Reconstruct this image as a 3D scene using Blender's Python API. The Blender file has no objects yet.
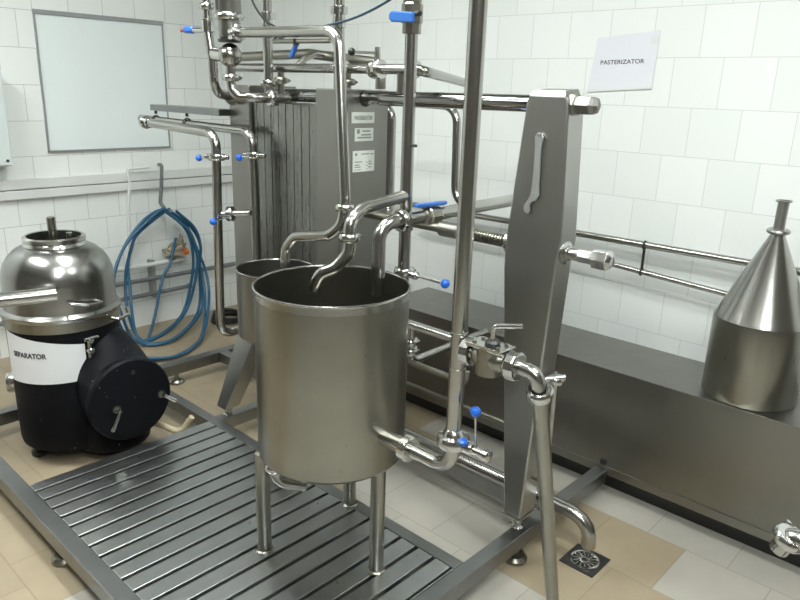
import bpy, bmesh, math, random
from mathutils import Vector, Matrix
random.seed(7)
SC = bpy.context.scene
COL = SC.collection
V = Vector
PI = math.pi

# ------------------------------------------------------------------ materials
def new_mat(name):
    m = bpy.data.materials.new(name); m.use_nodes = True
    nt = m.node_tree; b = nt.nodes['Principled BSDF']
    return m, nt, b
def N(nt, t, **kw):
    n = nt.nodes.new(t)
    for k, v in kw.items(): setattr(n, k, v)
    return n
def plain(name, col, rough=.5, metal=0., spec=None, coat=0.):
    m, nt, b = new_mat(name)
    b.inputs['Base Color'].default_value = (*col, 1); b.inputs['Roughness'].default_value = rough
    b.inputs['Metallic'].default_value = metal
    if coat: b.inputs['Coat Weight'].default_value = coat; b.inputs['Coat Roughness'].default_value = .1
    # faint unevenness so nothing is perfectly flat
    tc = N(nt, 'ShaderNodeTexCoord'); no = N(nt, 'ShaderNodeTexNoise'); no.inputs['Scale'].default_value = 40
    mr = N(nt, 'ShaderNodeMapRange'); mr.inputs[3].default_value = max(0, rough-.05); mr.inputs[4].default_value = min(1, rough+.05)
    nt.links.new(tc.outputs['Object'], no.inputs['Vector']); nt.links.new(no.outputs['Fac'], mr.inputs[0])
    nt.links.new(mr.outputs[0], b.inputs['Roughness'])
    return m
def steel(name, col, r0, r1, stretch=(40, 40, 2), bump=.02, blotch=.08):
    m, nt, b = new_mat(name)
    b.inputs['Metallic'].default_value = 1
    tc = N(nt, 'ShaderNodeTexCoord'); mp = N(nt, 'ShaderNodeMapping'); mp.inputs['Scale'].default_value = stretch
    no = N(nt, 'ShaderNodeTexNoise'); no.inputs['Scale'].default_value = 6; no.inputs['Detail'].default_value = 4
    nt.links.new(tc.outputs['Object'], mp.inputs['Vector']); nt.links.new(mp.outputs['Vector'], no.inputs['Vector'])
    mr = N(nt, 'ShaderNodeMapRange'); mr.inputs[3].default_value = r0; mr.inputs[4].default_value = r1
    nt.links.new(no.outputs['Fac'], mr.inputs[0]); nt.links.new(mr.outputs[0], b.inputs['Roughness'])
    n2 = N(nt, 'ShaderNodeTexNoise'); n2.inputs['Scale'].default_value = 5; n2.inputs['Detail'].default_value = 3
    nt.links.new(tc.outputs['Object'], n2.inputs['Vector'])
    mx = N(nt, 'ShaderNodeMix', data_type='RGBA')
    mx.inputs['A'].default_value = (*[c*(1-blotch) for c in col], 1); mx.inputs['B'].default_value = (*[min(1, c*(1+blotch)) for c in col], 1)
    nt.links.new(n2.outputs['Fac'], mx.inputs['Factor']); nt.links.new(mx.outputs['Result'], b.inputs['Base Color'])
    bp = N(nt, 'ShaderNodeBump'); bp.inputs['Strength'].default_value = bump; bp.inputs['Distance'].default_value = .01
    nt.links.new(no.outputs['Fac'], bp.inputs['Height']); nt.links.new(bp.outputs['Normal'], b.inputs['Normal'])
    return m
M = {}
M['steel'] = steel('brushed_steel', (.31, .30, .26), .24, .36, (26, 26, 4), .006, .2)
M['sheet'] = steel('sheet_steel', (.27, .265, .245), .28, .40, (3, 3, 3), .01, .12)
M['column'] = steel('column_steel', (.42, .42, .40), .28, .40, (30, 30, 2), .01)
M['pipe'] = steel('pipe_steel', (.42, .415, .39), .18, .28, (30, 30, 30), .01)
M['chrome'] = steel('bright_steel', (.56, .56, .54), .14, .24, (20, 20, 20), .01)
M['satin'] = plain('satin_steel', (.42, .43, .42), .45, .7)
M['slat'] = steel('slat_steel', (.43, .44, .445), .22, .42, (8, 8, 8), .02, .25)
M['pack'] = steel('pressed_plate_steel', (.24, .24, .225), .22, .36, (30, 30, 2), .006, .1)
M['hood'] = steel('hood_steel', (.36, .36, .35), .20, .28, (20, 20, 20), .0, .03)
M['worn'] = steel('worn_beam_steel', (.265, .27, .272), .26, .44, (8, 8, 8), .02, .25)
M['bar'] = steel('polished_bar', (.36, .36, .36), .08, .14, (20, 20, 20), .0)
M['dark'] = plain('dark_fitting', (.05, .05, .05), .35, .6)
M['black'] = plain('black_rubber', (.012, .012, .013), .45)
M['blue'] = plain('blue_plastic', (.015, .13, .62), .32)
M['lever'] = plain('blue_lever_grip', (.02, .12, .42), .4)
M['red'] = plain('red_plastic', (.45, .05, .03), .4)
M['hose'] = plain('blue_hose', (.022, .105, .20), .35)
M['darkcable'] = plain('dark_blue_cable', (.02, .05, .08), .4)
M['paper'] = plain('white_paper', (.82, .83, .86), .6)
M['film'] = plain('pocket_film', (.77, .78, .83), .18)
M['ink'] = plain('ink', (.03, .03, .05), .6)
M['greyink'] = plain('grey_print', (.25, .26, .25), .6)
M['panel'] = plain('white_panel', (.76, .82, .83), .25)
M['alu'] = plain('aluminium_edge', (.35, .36, .37), .4, .7)
M['whiteplastic'] = plain('white_plastic', (.70, .71, .70), .4)
M['greypaint'] = plain('grey_cabinet_paint', (.60, .65, .66), .4)
M['ceiling'] = plain('ceiling_paint', (.45, .45, .43), .8)
M['strap'] = plain('dark_grey_strap', (.17, .18, .18), .5)
M['rag'] = plain('rag_cloth', (.30, .26, .19), .9)
M['orange'] = plain('orange_cloth', (.60, .18, .04), .8)
M['label'] = plain('label_plate', (.72, .75, .70), .35)
M['tubing'] = plain('cream_tubing', (.62, .53, .36), .5)
# black enamel with pale paint specks
m, nt, b = new_mat('black_enamel')
tc = N(nt, 'ShaderNodeTexCoord'); no = N(nt, 'ShaderNodeTexNoise'); no.inputs['Scale'].default_value = 75; no.inputs['Detail'].default_value = 2
n2 = N(nt, 'ShaderNodeTexNoise'); n2.inputs['Scale'].default_value = 7
nt.links.new(tc.outputs['Object'], no.inputs['Vector']); nt.links.new(tc.outputs['Object'], n2.inputs['Vector'])
ad = N(nt, 'ShaderNodeMath', operation='MULTIPLY_ADD'); ad.inputs[1].default_value = .35
nt.links.new(n2.outputs['Fac'], ad.inputs[0]); nt.links.new(no.outputs['Fac'], ad.inputs[2])
st = N(nt, 'ShaderNodeMapRange'); st.inputs[1].default_value = .93; st.inputs[2].default_value = .96
nt.links.new(ad.outputs[0], st.inputs[0])
mx = N(nt, 'ShaderNodeMix', data_type='RGBA'); mx.inputs['A'].default_value = (.006, .0065, .009, 1); mx.inputs['B'].default_value = (.35, .35, .33, 1)
nt.links.new(st.outputs[0], mx.inputs['Factor']); nt.links.new(mx.outputs['Result'], b.inputs['Base Color'])
b.inputs['Roughness'].default_value = .5; b.inputs['Specular IOR Level'].default_value = .14
M['enamel'] = m

def tile_mat(name, axis, du, dz, off, grout, width=.2, row=.198):
    """glazed wall tile; axis 0: rows run along world x, 1: along world y"""
    m, nt, b = new_mat(name)
    ge = N(nt, 'ShaderNodeNewGeometry'); sp = N(nt, 'ShaderNodeSeparateXYZ'); nt.links.new(ge.outputs['Position'], sp.inputs[0])
    a1 = N(nt, 'ShaderNodeMath', operation='ADD'); a1.inputs[1].default_value = du
    a2 = N(nt, 'ShaderNodeMath', operation='ADD'); a2.inputs[1].default_value = dz
    nt.links.new(sp.outputs[axis], a1.inputs[0]); nt.links.new(sp.outputs[2], a2.inputs[0])
    cb = N(nt, 'ShaderNodeCombineXYZ'); nt.links.new(a1.outputs[0], cb.inputs[0]); nt.links.new(a2.outputs[0], cb.inputs[1])
    br = N(nt, 'ShaderNodeTexBrick', offset=off, offset_frequency=2)
    for k, v in {'Scale': 1, 'Mortar Size': .0016, 'Mortar Smooth': .3, 'Bias': 0, 'Brick Width': width, 'Row Height': row}.items(): br.inputs[k].default_value = v
    br.inputs['Color1'].default_value = (.80, .83, .81, 1); br.inputs['Color2'].default_value = (.84, .86, .85, 1); br.inputs['Mortar'].default_value = (grout, grout, grout, 1)
    nt.links.new(cb.outputs[0], br.inputs['Vector']); nt.links.new(br.outputs['Color'], b.inputs['Base Color'])
    mr = N(nt, 'ShaderNodeMapRange'); mr.inputs[3].default_value = .22; mr.inputs[4].default_value = .8
    nt.links.new(br.outputs['Fac'], mr.inputs[0]); nt.links.new(mr.outputs[0], b.inputs['Roughness'])
    no = N(nt, 'ShaderNodeTexNoise'); no.inputs['Scale'].default_value = 9; nt.links.new(ge.outputs['Position'], no.inputs['Vector'])
    hs = N(nt, 'ShaderNodeMath', operation='MULTIPLY_ADD'); hs.inputs[1].default_value = -1.0
    nt.links.new(br.outputs['Fac'], hs.inputs[0]); nt.links.new(no.outputs['Fac'], hs.inputs[2])
    bp = N(nt, 'ShaderNodeBump'); bp.inputs['Strength'].default_value = .12; bp.inputs['Distance'].default_value = .004
    nt.links.new(hs.outputs[0], bp.inputs['Height']); nt.links.new(bp.outputs['Normal'], b.inputs['Normal'])
    return m
M['tile_right'] = tile_mat('wall_tile_right', 0, 20.062, -.178, .5, .60)
M['tile_left'] = tile_mat('wall_tile_left', 1, 20.17, -.178, .45, .42)
M['tile_far'] = plain('distant_wall_paint', (.13, .12, .10), .6)

# floor: square tiles, some beige, some pale grey
m, nt, b = new_mat('floor_tile')
ge = N(nt, 'ShaderNodeNewGeometry'); sp = N(nt, 'ShaderNodeSeparateXYZ'); nt.links.new(ge.outputs['Position'], sp.inputs[0])
T = .2955
def mth(op, a, bb=None, c=None):
    n = N(nt, 'ShaderNodeMath', operation=op)
    for i, x in enumerate((a, bb, c)):
        if x is None: continue
        if isinstance(x, (int, float)): n.inputs[i].default_value = x
        else: nt.links.new(x, n.inputs[i])
    return n.outputs[0]
ux = mth('DIVIDE', mth('ADD', sp.outputs[0], .85), T); uy = mth('DIVIDE', mth('SUBTRACT', sp.outputs[1], 2.367), T)
fj = mth('FLOOR', uy); odd = mth('FLOORED_MODULO', fj, 2); fi = mth('FLOOR', mth('SUBTRACT', ux, mth('MULTIPLY', odd, .5)))
cb = N(nt, 'ShaderNodeCombineXYZ'); nt.links.new(mth('ADD', mth('MULTIPLY', ux, T), 20.5*T), cb.inputs[0]); nt.links.new(mth('ADD', mth('MULTIPLY', uy, T), 20*T), cb.inputs[1])
br = N(nt, 'ShaderNodeTexBrick', offset=.5, offset_frequency=2)
for k, v in {'Scale': 1, 'Mortar Size': .0022, 'Mortar Smooth': .2, 'Bias': 0, 'Brick Width': T, 'Row Height': T}.items(): br.inputs[k].default_value = v
br.inputs['Color1'].default_value = (.92, .92, .92, 1); br.inputs['Color2'].default_value = (1, 1, 1, 1); br.inputs['Mortar'].default_value = (.74, .72, .69, 1)
nt.links.new(cb.outputs[0], br.inputs['Vector'])
pale = mth('GREATER_THAN', fi, -4.5)
is_b = mth('MULTIPLY', mth('COMPARE', fi, -1.5, .6), mth('COMPARE', fj, -1, .1))
is_b2 = mth('MULTIPLY', mth('COMPARE', fi, -.5, .6), mth('COMPARE', fj, -2, .1))
beige = mth('MINIMUM', mth('ADD', mth('SUBTRACT', 1, pale), mth('ADD', is_b, is_b2)), 1)
n1 = N(nt, 'ShaderNodeTexNoise'); n1.inputs['Scale'].default_value = 6; n1.inputs['Detail'].default_value = 6
nt.links.new(ge.outputs['Position'], n1.inputs['Vector'])
ra = N(nt, 'ShaderNodeMix', data_type='RGBA'); ra.inputs['A'].default_value = (.37, .345, .30, 1); ra.inputs['B'].default_value = (.48, .455, .405, 1)
rb = N(nt, 'ShaderNodeMix', data_type='RGBA'); rb.inputs['A'].default_value = (.31, .25, .17, 1); rb.inputs['B'].default_value = (.42, .345, .24, 1)
nt.links.new(n1.outputs['Fac'], ra.inputs['Factor']); nt.links.new(n1.outputs['Fac'], rb.inputs['Factor'])
rc = N(nt, 'ShaderNodeMix', data_type='RGBA'); nt.links.new(beige, rc.inputs['Factor']); nt.links.new(ra.outputs['Result'], rc.inputs['A']); nt.links.new(rb.outputs['Result'], rc.inputs['B'])
mm = N(nt, 'ShaderNodeMix', data_type='RGBA', blend_type='MULTIPLY'); mm.inputs['Factor'].default_value = 1
nt.links.new(rc.outputs['Result'], mm.inputs['A']); nt.links.new(br.outputs['Color'], mm.inputs['B']); nt.links.new(mm.outputs['Result'], b.inputs['Base Color'])
n3 = N(nt, 'ShaderNodeTexNoise'); n3.inputs['Scale'].default_value = 3; nt.links.new(ge.outputs['Position'], n3.inputs['Vector'])
mr = N(nt, 'ShaderNodeMapRange'); mr.inputs[3].default_value = .28; mr.inputs[4].default_value = .6
nt.links.new(n3.outputs['Fac'], mr.inputs[0]); nt.links.new(mr.outputs[0], b.inputs['Roughness'])
M['floor'] = m

# ------------------------------------------------------------------ mesh builder
def frame_of(d):
    d = V(d).normalized()
    a = V((0, 0, 1)) if abs(d.z) < .9 else V((1, 0, 0))
    u = d.cross(a).normalized(); v = d.cross(u).normalized()
    return d, u, v
class B:
    def __init__(s): s.bm = bmesh.new()
    def loft(s, rings, cap0=True, cap1=True):
        vs = [[s.bm.verts.new(p) for p in r] for r in rings]
        for a, b2 in zip(vs, vs[1:]):
            n = len(a)
            for i in range(n):
                s.bm.faces.new((a[i], a[(i+1) % n], b2[(i+1) % n], b2[i]))
        if cap0: s.bm.faces.new(list(reversed(vs[0])))
        if cap1: s.bm.faces.new(vs[-1])
        return s
    def box(s, x0, x1, y0, y1, z0, z1):
        P = [[(x0, y0, z), (x1, y0, z), (x1, y1, z), (x0, y1, z)] for z in (z0, z1)]
        return s.loft(P)
    def rbox(s, c, u, v, w):
        """box about centre c with half-axis vectors u, v, w"""
        c, u, v, w = V(c), V(u), V(v), V(w)
        return s.loft([[c-u-v-w, c+u-v-w, c+u+v-w, c-u+v-w], [c-u-v+w, c+u-v+w, c+u+v+w, c-u+v+w]])
    def prism(s, pts, ext):
        e = V(ext); pts = [V(p) for p in pts]
        return s.loft([pts, [p+e for p in pts]])
    def lathe(s, o, axis, prof, seg=32, cap0=True, cap1=True):
        d, u, v = frame_of(axis); o = V(o)
        return s.loft([[o+d*h+(u*math.cos(2*PI*i/seg)+v*math.sin(2*PI*i/seg))*max(r, 1e-4) for i in range(seg)] for r, h in prof], cap0, cap1)
    def cyl(s, a, b2, r, r1=None, seg=20):
        a, b2 = V(a), V(b2); L = (b2-a).length
        return s.lathe(a, b2-a, [(r, 0), (r if r1 is None else r1, L)], seg)
    def rod(s, a, b2, r, seg=16):
        """cylinder with softened ends"""
        a, b2 = V(a), V(b2); L = (b2-a).length; e = min(r*.3, L*.2)
        return s.lathe(a, b2-a, [(r-e, 0), (r, e), (r, L-e), (r-e, L)], seg)
    def ball(s, c, r, seg=20, n=10, sq=1.):
        return s.lathe(V(c)-V((0, 0, r*sq)), (0, 0, 1), [(r*math.sin(PI*i/n), r*sq*(1-math.cos(PI*i/n))) for i in range(n+1)], seg)
    def tube(s, pts, r, bend=None, seg=16, hollow=False, wall=.0018, smooth=False, closed=False):
        pts = [V(p) for p in pts]
        if smooth:
            path = catmull(pts, 10)
        elif bend:
            path = [pts[0]]
            for i in range(1, len(pts)-1):
                p, a, c = pts[i], pts[i-1], pts[i+1]
                da, dc = (a-p), (c-p); ang = da.angle(dc)
                if abs(ang-PI) < .03: path.append(p); continue
                t = min(bend/math.tan(ang/2), da.length*.49, dc.length*.49)
                rr = t*math.tan(ang/2); da.normalize(); dc.normalize()
                cen = p+(da+dc).normalized()*(rr/math.sin(ang/2))
                A, C2 = p+da*t, p+dc*t; va, vc = A-cen, C2-cen; tot = va.angle(vc)
                nst = max(3, int(tot/(PI/14)))
                for k in range(nst+1):
                    f = k/nst
                    path.append(cen+(va*math.sin((1-f)*tot)+vc*math.sin(f*tot))/math.sin(tot))
            path.append(pts[-1])
        else: path = pts
        tang = []
        for i in range(len(path)):
            if i == 0: t = path[1]-path[0]
            elif i == len(path)-1: t = path[-1]-path[-2]
            else: t = (path[i+1]-path[i]).normalized()+(path[i]-path[i-1]).normalized()
            tang.append(t.normalized())
        _, u, v = frame_of(tang[0]); rings = []
        def ring(p, u, v, rad): return [p+(u*math.cos(2*PI*k/seg)+v*math.sin(2*PI*k/seg))*rad for k in range(seg)]
        for i, p in enumerate(path):
            if i:
                q = tang[i-1].rotation_difference(tang[i]); u = q @ u; v = q @ v
            rings.append(ring(p, u, v, r))
        if hollow:
            rings.append(ring(path[-1], u, v, r-wall)); rings.append(ring(path[-1]-tang[-1]*.06, u, v, r-wall))
        return s.loft(rings)
    def torus(s, c, axis, R, r, seg=32, k=12):
        d, u, v = frame_of(axis); c = V(c); rings = []
        for i in range(seg):
            a = 2*PI*i/seg; e = u*math.cos(a)+v*math.sin(a)
            rings.append([c+e*R+(e*math.cos(2*PI*j/k)+d*math.sin(2*PI*j/k))*r for j in range(k)])
        vs = [[s.bm.verts.new(p) for p in q] for q in rings]
        for i in range(seg):
            a, b2 = vs[i], vs[(i+1) % seg]
            for j in range(k): s.bm.faces.new((a[j], b2[j], b2[(j+1) % k], a[(j+1) % k]))
        return s
    def clamp(s, c, axis, r):
        """tri-clamp union round a pipe of radius r, with its wing nut"""
        d, u, v = frame_of(axis); c = V(c); R = r+.012
        s.lathe(c-d*.013, d, [(r*1.02, 0), (R-.003, .001), (R, .005), (R+.002, .013), (R, .021), (R-.003, .025), (r*1.02, .026)], 24)
        p = c+u*(R+.004)
        s.rbox(p, u*.007, v*.006, d*.008); s.cyl(p-v*.02, p+v*.018, .004, seg=10); s.rbox(p+v*.02, u*.003, v*.006, d*.012)
        return s
    def nut(s, c, axis, r, L, seg=6):
        d, u, v = frame_of(axis); c = V(c)-V(axis).normalized()*L/2
        return s.lathe(c, axis, [(r*.9, 0), (r, L*.1), (r, L*.9), (r*.9, L)], seg)
    def obj(s, name, mat, parent=None, bevel=0, angle=32, loc=None):
        bm = s.bm
        bmesh.ops.recalc_face_normals(bm, faces=bm.faces)
        if bevel:
            ed = [e for e in bm.edges if len(e.link_faces) == 2 and e.calc_face_angle(0) > math.radians(40)]
            bmesh.ops.bevel(bm, geom=ed, offset=bevel, segments=2, affect='EDGES', profile=.5)
        if bevel: angle = min(angle, 14)
        for f in bm.faces: f.smooth = True
        for e in bm.edges:
            if len(e.link_faces) == 2 and e.calc_face_angle(0) > math.radians(angle): e.smooth = False
        base = root_loc(parent) if parent else (V(loc) if loc else V((0, 0, 0)))
        bmesh.ops.translate(bm, verts=bm.verts, vec=-base)
        me = bpy.data.meshes.new(name); bm.to_mesh(me); bm.free()
        me.materials.append(M[mat] if isinstance(mat, str) else mat)
        o = bpy.data.objects.new(name, me); COL.objects.link(o)
        if parent: o.parent = parent
        elif loc: o.location = base
        return o
def root_loc(o):
    p = V((0, 0, 0))
    while o: p += o.location; o = o.parent
    return p
def catmull(P, n):
    out = []; Q = [P[0]*2-P[1]]+P+[P[-1]*2-P[-2]]
    for i in range(1, len(Q)-2):
        a, b2, c, d = Q[i-1:i+3]
        for k in range(n):
            t = k/n
            out.append(.5*((2*b2)+(c-a)*t+(2*a-5*b2+4*c-d)*t*t+(3*b2-a-3*c+d)*t**3))
    out.append(P[-1]); return out
def thing(name, label, cat, loc, group=None):
    o = bpy.data.objects.new(name, None); COL.objects.link(o); o.location = loc; o.empty_display_size = .1
    o['label'] = label; o['category'] = cat
    if group: o['group'] = group
    return o
def tag(o, label, cat, group=None):
    o['label'] = label; o['category'] = cat
    if group: o['group'] = group
    return o
def struct(o): o['kind'] = 'structure'; return o
def plabel(o, t): o['label'] = t; return o
def text(name, s, size, origin, ex, ey, mat, parent, off=.0, width=None):
    """flat lettering: origin = centre, ex / ey = reading and up directions"""
    cu = bpy.data.curves.new(name, 'FONT'); cu.body = s; cu.size = size; cu.align_x = 'CENTER'; cu.align_y = 'CENTER'
    cu.extrude = .0003; cu.offset = off
    t = bpy.data.objects.new(name, cu); COL.objects.link(t)
    dg = bpy.context.evaluated_depsgraph_get(); me = bpy.data.meshes.new_from_object(t.evaluated_get(dg))
    bpy.data.objects.remove(t); bpy.data.curves.remove(cu)
    xs = [v.co.x for v in me.vertices]; k = 1 if not width else width/(max(xs)-min(xs))
    ex, ey = V(ex).normalized(), V(ey).normalized(); ez = ex.cross(ey); b0 = root_loc(parent); o0 = V(origin)
    for v in me.vertices: v.co = o0+ex*(v.co.x*k)+ey*v.co.y+ez*v.co.z-b0
    me.name = name; me.materials.clear(); me.materials.append(M[mat])
    o = bpy.data.objects.new(name, me); COL.objects.link(o); o.parent = parent
    return o
def ball_lever(parent, c, tip, r=.0035, br=.0145, mat='blue', name='lever'):
    l = B().cyl(c, tip, r, seg=10).obj(name, 'chrome', parent)
    plabel(B().ball(tip, br).obj('ball_knob', mat, l), 'round blue plastic knob')
    return l
def butterfly(parent, c, axis, r, L=.05):
    d, u, v = frame_of(axis); c = V(c)
    b2 = B().lathe(c-d*L/2, d, [(r*1.05, 0), (r+.014, .002), (r+.016, L*.25), (r+.011, L*.3), (r+.011, L*.7), (r+.016, L*.75), (r+.014, L-.002), (r*1.05, L)], 24)
    return b2

# ------------------------------------------------------------------ room
XL, XR, YN, YF, ZC = -4.34, 2.6, -2.6, 3.0, 2.9
struct(B().box(XL-.1, XR+.1, YN-.1, YF+.1, -.1, 0).obj('floor', 'floor'))
struct(B().box(XL-.1, XR+.1, YN-.1, YF+.1, ZC, ZC+.1).obj('ceiling', 'ceiling'))
struct(B().box(XL-.1, XL, YN, YF, 0, ZC).obj('wall_left', 'tile_left'))
struct(B().box(XL-.1, XR+.1, YF, YF+.1, 0, ZC).obj('wall_right', 'tile_right'))
struct(B().box(XR, XR+.1, YN, YF, 0, ZC).obj('wall_near', 'tile_far'))
struct(B().box(XL-.1, XR+.1, YN-.1, YN, 0, ZC).obj('wall_rear', 'tile_far'))

# ceiling fluorescent fittings
def emis(name, col, s):
    m, nt, b = new_mat(name); b.inputs['Base Color'].default_value = (.8, .8, .8, 1)
    b.inputs['Emission Color'].default_value = (*col, 1); b.inputs['Emission Strength'].default_value = s
    return m
M['tube_light'] = emis('lamp_diffuser', (.95, 1., .97), 52)
for i, (x, y, w, d, lab) in enumerate([(-.45, .35, .6, .14, 'fluorescent ceiling fitting above the platform front'), (.9, -.4, .6, .14, 'fluorescent ceiling fitting behind the viewpoint'), (-3.0, .0, .6, .14, 'fluorescent ceiling fitting above the separator'), (-2.1, 1.3, .6, .14, 'fluorescent ceiling fitting above the heat exchanger'), (.1, 1.65, .6, .11, 'fluorescent ceiling fitting above the hopper end of the cabinet')]):
    t = thing('ceiling_light', lab, 'light', (x, y, ZC), 'ceiling fittings')
    B().box(x-w, x+w, y-d, y+d, ZC-.05, ZC).obj('housing', 'whiteplastic', t, .005)
    B().box(x-w+.02, x+w-.02, y-d+.02, y+d-.02, ZC-.062, ZC-.05).obj('diffuser', 'tube_light', t)

# ------------------------------------------------------------------ slatted platform
t = thing('steel_platform', 'long low grey steel platform frame with slatted grating on the tiled floor', 'platform', (-1.85, 1.15, 0))
Z0, Z1 = .06, .12
bv = .003
B().box(-3.95, -1.093, .708, .768, Z0, Z1).obj('front_beam', 'worn', t, bv)
B().box(-1.147, -1.093, .768, 2.485, Z0, Z1).obj('cross_beam', 'worn', t, bv)
B().box(-3.30, -1.147, 1.545, 1.595, Z0, Z1).obj('middle_beam', 'worn', t, bv)
B().box(-3.36, -3.30, .768, 2.75, Z0, Z1).obj('cross_beam', 'worn', t, bv)
B().box(-2.62, -2.565, 1.595, 2.06, Z0, Z1).obj('cross_beam', 'worn', t, bv)
B().box(-3.30, -1.147, 2.06, 2.115, Z0, Z1).obj('rear_beam', 'worn', t, bv)
sl = B(); xs = [-2.600]+[-2.529+.0763*k for k in range(19)]+[-1.147]
for a, c in zip(xs, xs[1:]):
    sl.box(a+.007, c-.007, .768, 1.545, .100, Z1-.0005)
sl.obj('slat_panel', 'slat', t, .0025)
bb = B()
for y in (.95, 1.18, 1.38): bb.box(-2.60, -1.147, y-.02, y+.02, .062, .099)
bb.obj('support_bars', 'dark', t)
for x, y in ((-2.225, .738), (-1.12, 1.868), (-3.33, 1.80), (-3.33, .738), (-1.12, .738), (-2.592, 2.0), (-3.33, 2.6)):
    B().lathe((x, y, 0), (0, 0, 1), [(.038, 0), (.043, .004), (.043, .013), (.033, .024), (.012, .028), (.012, .07)], 24).obj('adjustable_foot', 'steel', t)

# ------------------------------------------------------------------ open tanks
TX, TY = -1.54, 1.365
t = thing('open_tank', 'large open cylindrical stainless steel tank standing on three legs on the slatted platform', 'tank', (TX, TY, .12))
zt, zb, R = 1.025, .475, .2365
B().lathe((TX, TY, 0), (0, 0, 1), [(.05, zb-.012), (R-.03, zb-.008), (R-.008, zb-.002), (R, zb+.008), (R, zt-.03), (R, zt), (R-.003, zt), (R-.003, zb+.03), (R-.03, zb+.012), (.03, zb+.002)], 72).obj('shell', 'steel', t)
B().torus((TX, TY, zt), (0, 0, 1), R+.0005, .0042, 72, 10).obj('rolled_rim', 'chrome', t)
B().lathe((TX, TY, 0), (0, 0, 1), [(R+.0002, zt-.026), (R+.0016, zt-.025), (R+.0016, zt-.002), (R, zt-.001)], 72, False, False).obj('rim_band', 'pipe', t)
for a in (240, 0, 121):
    x = {240: -1.655, 0: -1.322, 121: -1.655}[a]; y = {240: 1.170, 0: 1.362, 121: 1.555}[a]
    lg = B().rod((x, y, .122), (x, y, .490), .0235, 20).obj('leg', 'steel', t)
    B().lathe((x, y, .119), (0, 0, 1), [(.03, 0), (.03, .004), (.024, .008)], 20).obj('foot_plate', 'steel', lg)
nz = B().tube([(TX+R-.01, 1.362, .602), (-1.20, 1.362, .602)], .025, seg=20).obj('outlet_nozzle', 'chrome', t)
B().nut((-1.205, 1.362, .602), (1, 0, 0), .039, .03, 14).obj('union_nut', 'chrome', nz)
bo = B().tube([(-1.605, 1.185, .48), (-1.605, 1.185, .395), (-1.53, 1.25, .385)], .022, .045, 18).obj('drain_elbow', 'pipe', t)
B().clamp((-1.605, 1.185, .447), (0, 0, 1), .022).obj('clamp', 'chrome', bo)

SX, SY, r = -2.0, 1.5, .142
t = thing('open_tank', 'smaller open steel tank half hidden behind the large tank', 'tank', (SX, SY, .12))
B().lathe((SX, SY, 0), (0, 0, 1), [(.04, .70), (r-.02, .705), (r, .72), (r, .965), (r-.003, .965), (r-.003, .725), (.03, .712)], 56).obj('shell', 'sheet', t)
B().torus((SX, SY, .965), (0, 0, 1), r, .0035, 56, 8).obj('rolled_rim', 'chrome', t)
B().cyl((SX, SY, .122), (SX, SY, .705), .03, seg=20).obj('pedestal', 'steel', t)
B().lathe((SX, SY, .1195), (0, 0, 1), [(.07, 0), (.07, .008), (.03, .02)], 24).obj('foot_plate', 'steel', t)

# ------------------------------------------------------------------ plate heat exchanger
EY = 1.89
t = thing('plate_heat_exchanger', 'tall stainless plate heat exchanger with carrying bar and tapering end column', 'heat exchanger', (-1.85, EY, .12))
B().box(-2.66, -2.51, 1.765, 2.015, .42, 1.60).obj('fixed_plate', 'sheet', t, .006)
for s in (1, -1):
    f = lambda y: EY+s*(y-EY)
    lg = B().loft([[(-2.625, f(1.61), .165), (-2.555, f(1.61), .165), (-2.555, f(1.69), .165), (-2.625, f(1.69), .165)],
                   [(-2.65, f(1.765), .50), (-2.52, f(1.765), .50), (-2.52, f(1.86), .50), (-2.65, f(1.86), .50)]]).obj('leg', 'column', t, .004)
    B().lathe((-2.592, f(1.65), .119), (0, 0, 1), [(.02, 0), (.024, .006), (.016, .012), (.016, .03), (.024, .032), (.024, .046), (.018, .05)], 18).obj('levelling_foot', 'chrome', lg)
pk = B(); x = -2.508; k = 0
while x < -2.10:
    wd = (.0245, .0165, .0300, .0205)[k % 4]; dp = (.0, .0015, .0005, .002)[(k*3) % 4]
    pk.box(x, min(x+wd, -2.092), 1.78+dp, 2.0-dp, .62, 1.535-dp); x += wd+.0012; k += 1
pk.obj('plate_pack', 'pack', t, .0012)
B().box(-2.505, -2.095, 1.80, 1.98, .625, 1.525).obj('gasket_core', 'black', t)
B().box(-2.09, -1.95, 1.765, 2.015, .42, 1.597).obj('pressure_plate', 'sheet', t, .006)
br_ = B().rod((-2.53, EY, 1.565), (-1.06, EY, 1.573), .026, 28).obj('carrying_bar', 'bar', t)
B().lathe((-1.975, EY, 1.565), (1, 0, 0), [(.027, 0), (.030, .003), (.030, .028), (.027, .03)], 24).obj('roller_sleeve', 'dark', br_)
B().lathe((-1.085, EY, 1.573), (1, 0, 0), [(.033, 0), (.034, .004), (.034, .02), (.026, .024), (.029, .03), (.029, .068), (.024, .082), (.012, .09), (.0, .092)], 6).obj('cap_nut', 'sheet', br_, .002)
B().rod((-2.53, EY, .745), (-1.2, EY, .74), .017, 20).obj('lower_guide_bar', 'chrome', t)
col = B().prism([(-1.174, 1.85, .180), (-1.104, 1.85, .180), (-1.058, 1.85, 1.12), (-1.051, 1.85, 1.17), (-1.071, 1.85, 1.58), (-1.082, 1.85, 1.60), (-1.206, 1.85, 1.60), (-1.213, 1.85, 1.58), (-1.252, 1.85, 1.14), (-1.250, 1.85, 1.05)], (0, .094, 0)).obj('end_column', 'column', t, .006)
B().loft([[(-1.204, 1.853, 1.60), (-1.084, 1.853, 1.60), (-1.084, 1.94, 1.60), (-1.204, 1.94, 1.60)], [(-1.197, 1.862, 1.612), (-1.091, 1.862, 1.612), (-1.091, 1.935, 1.618), (-1.197, 1.935, 1.618)]]).obj('top_cap', 'sheet', col)
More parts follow.
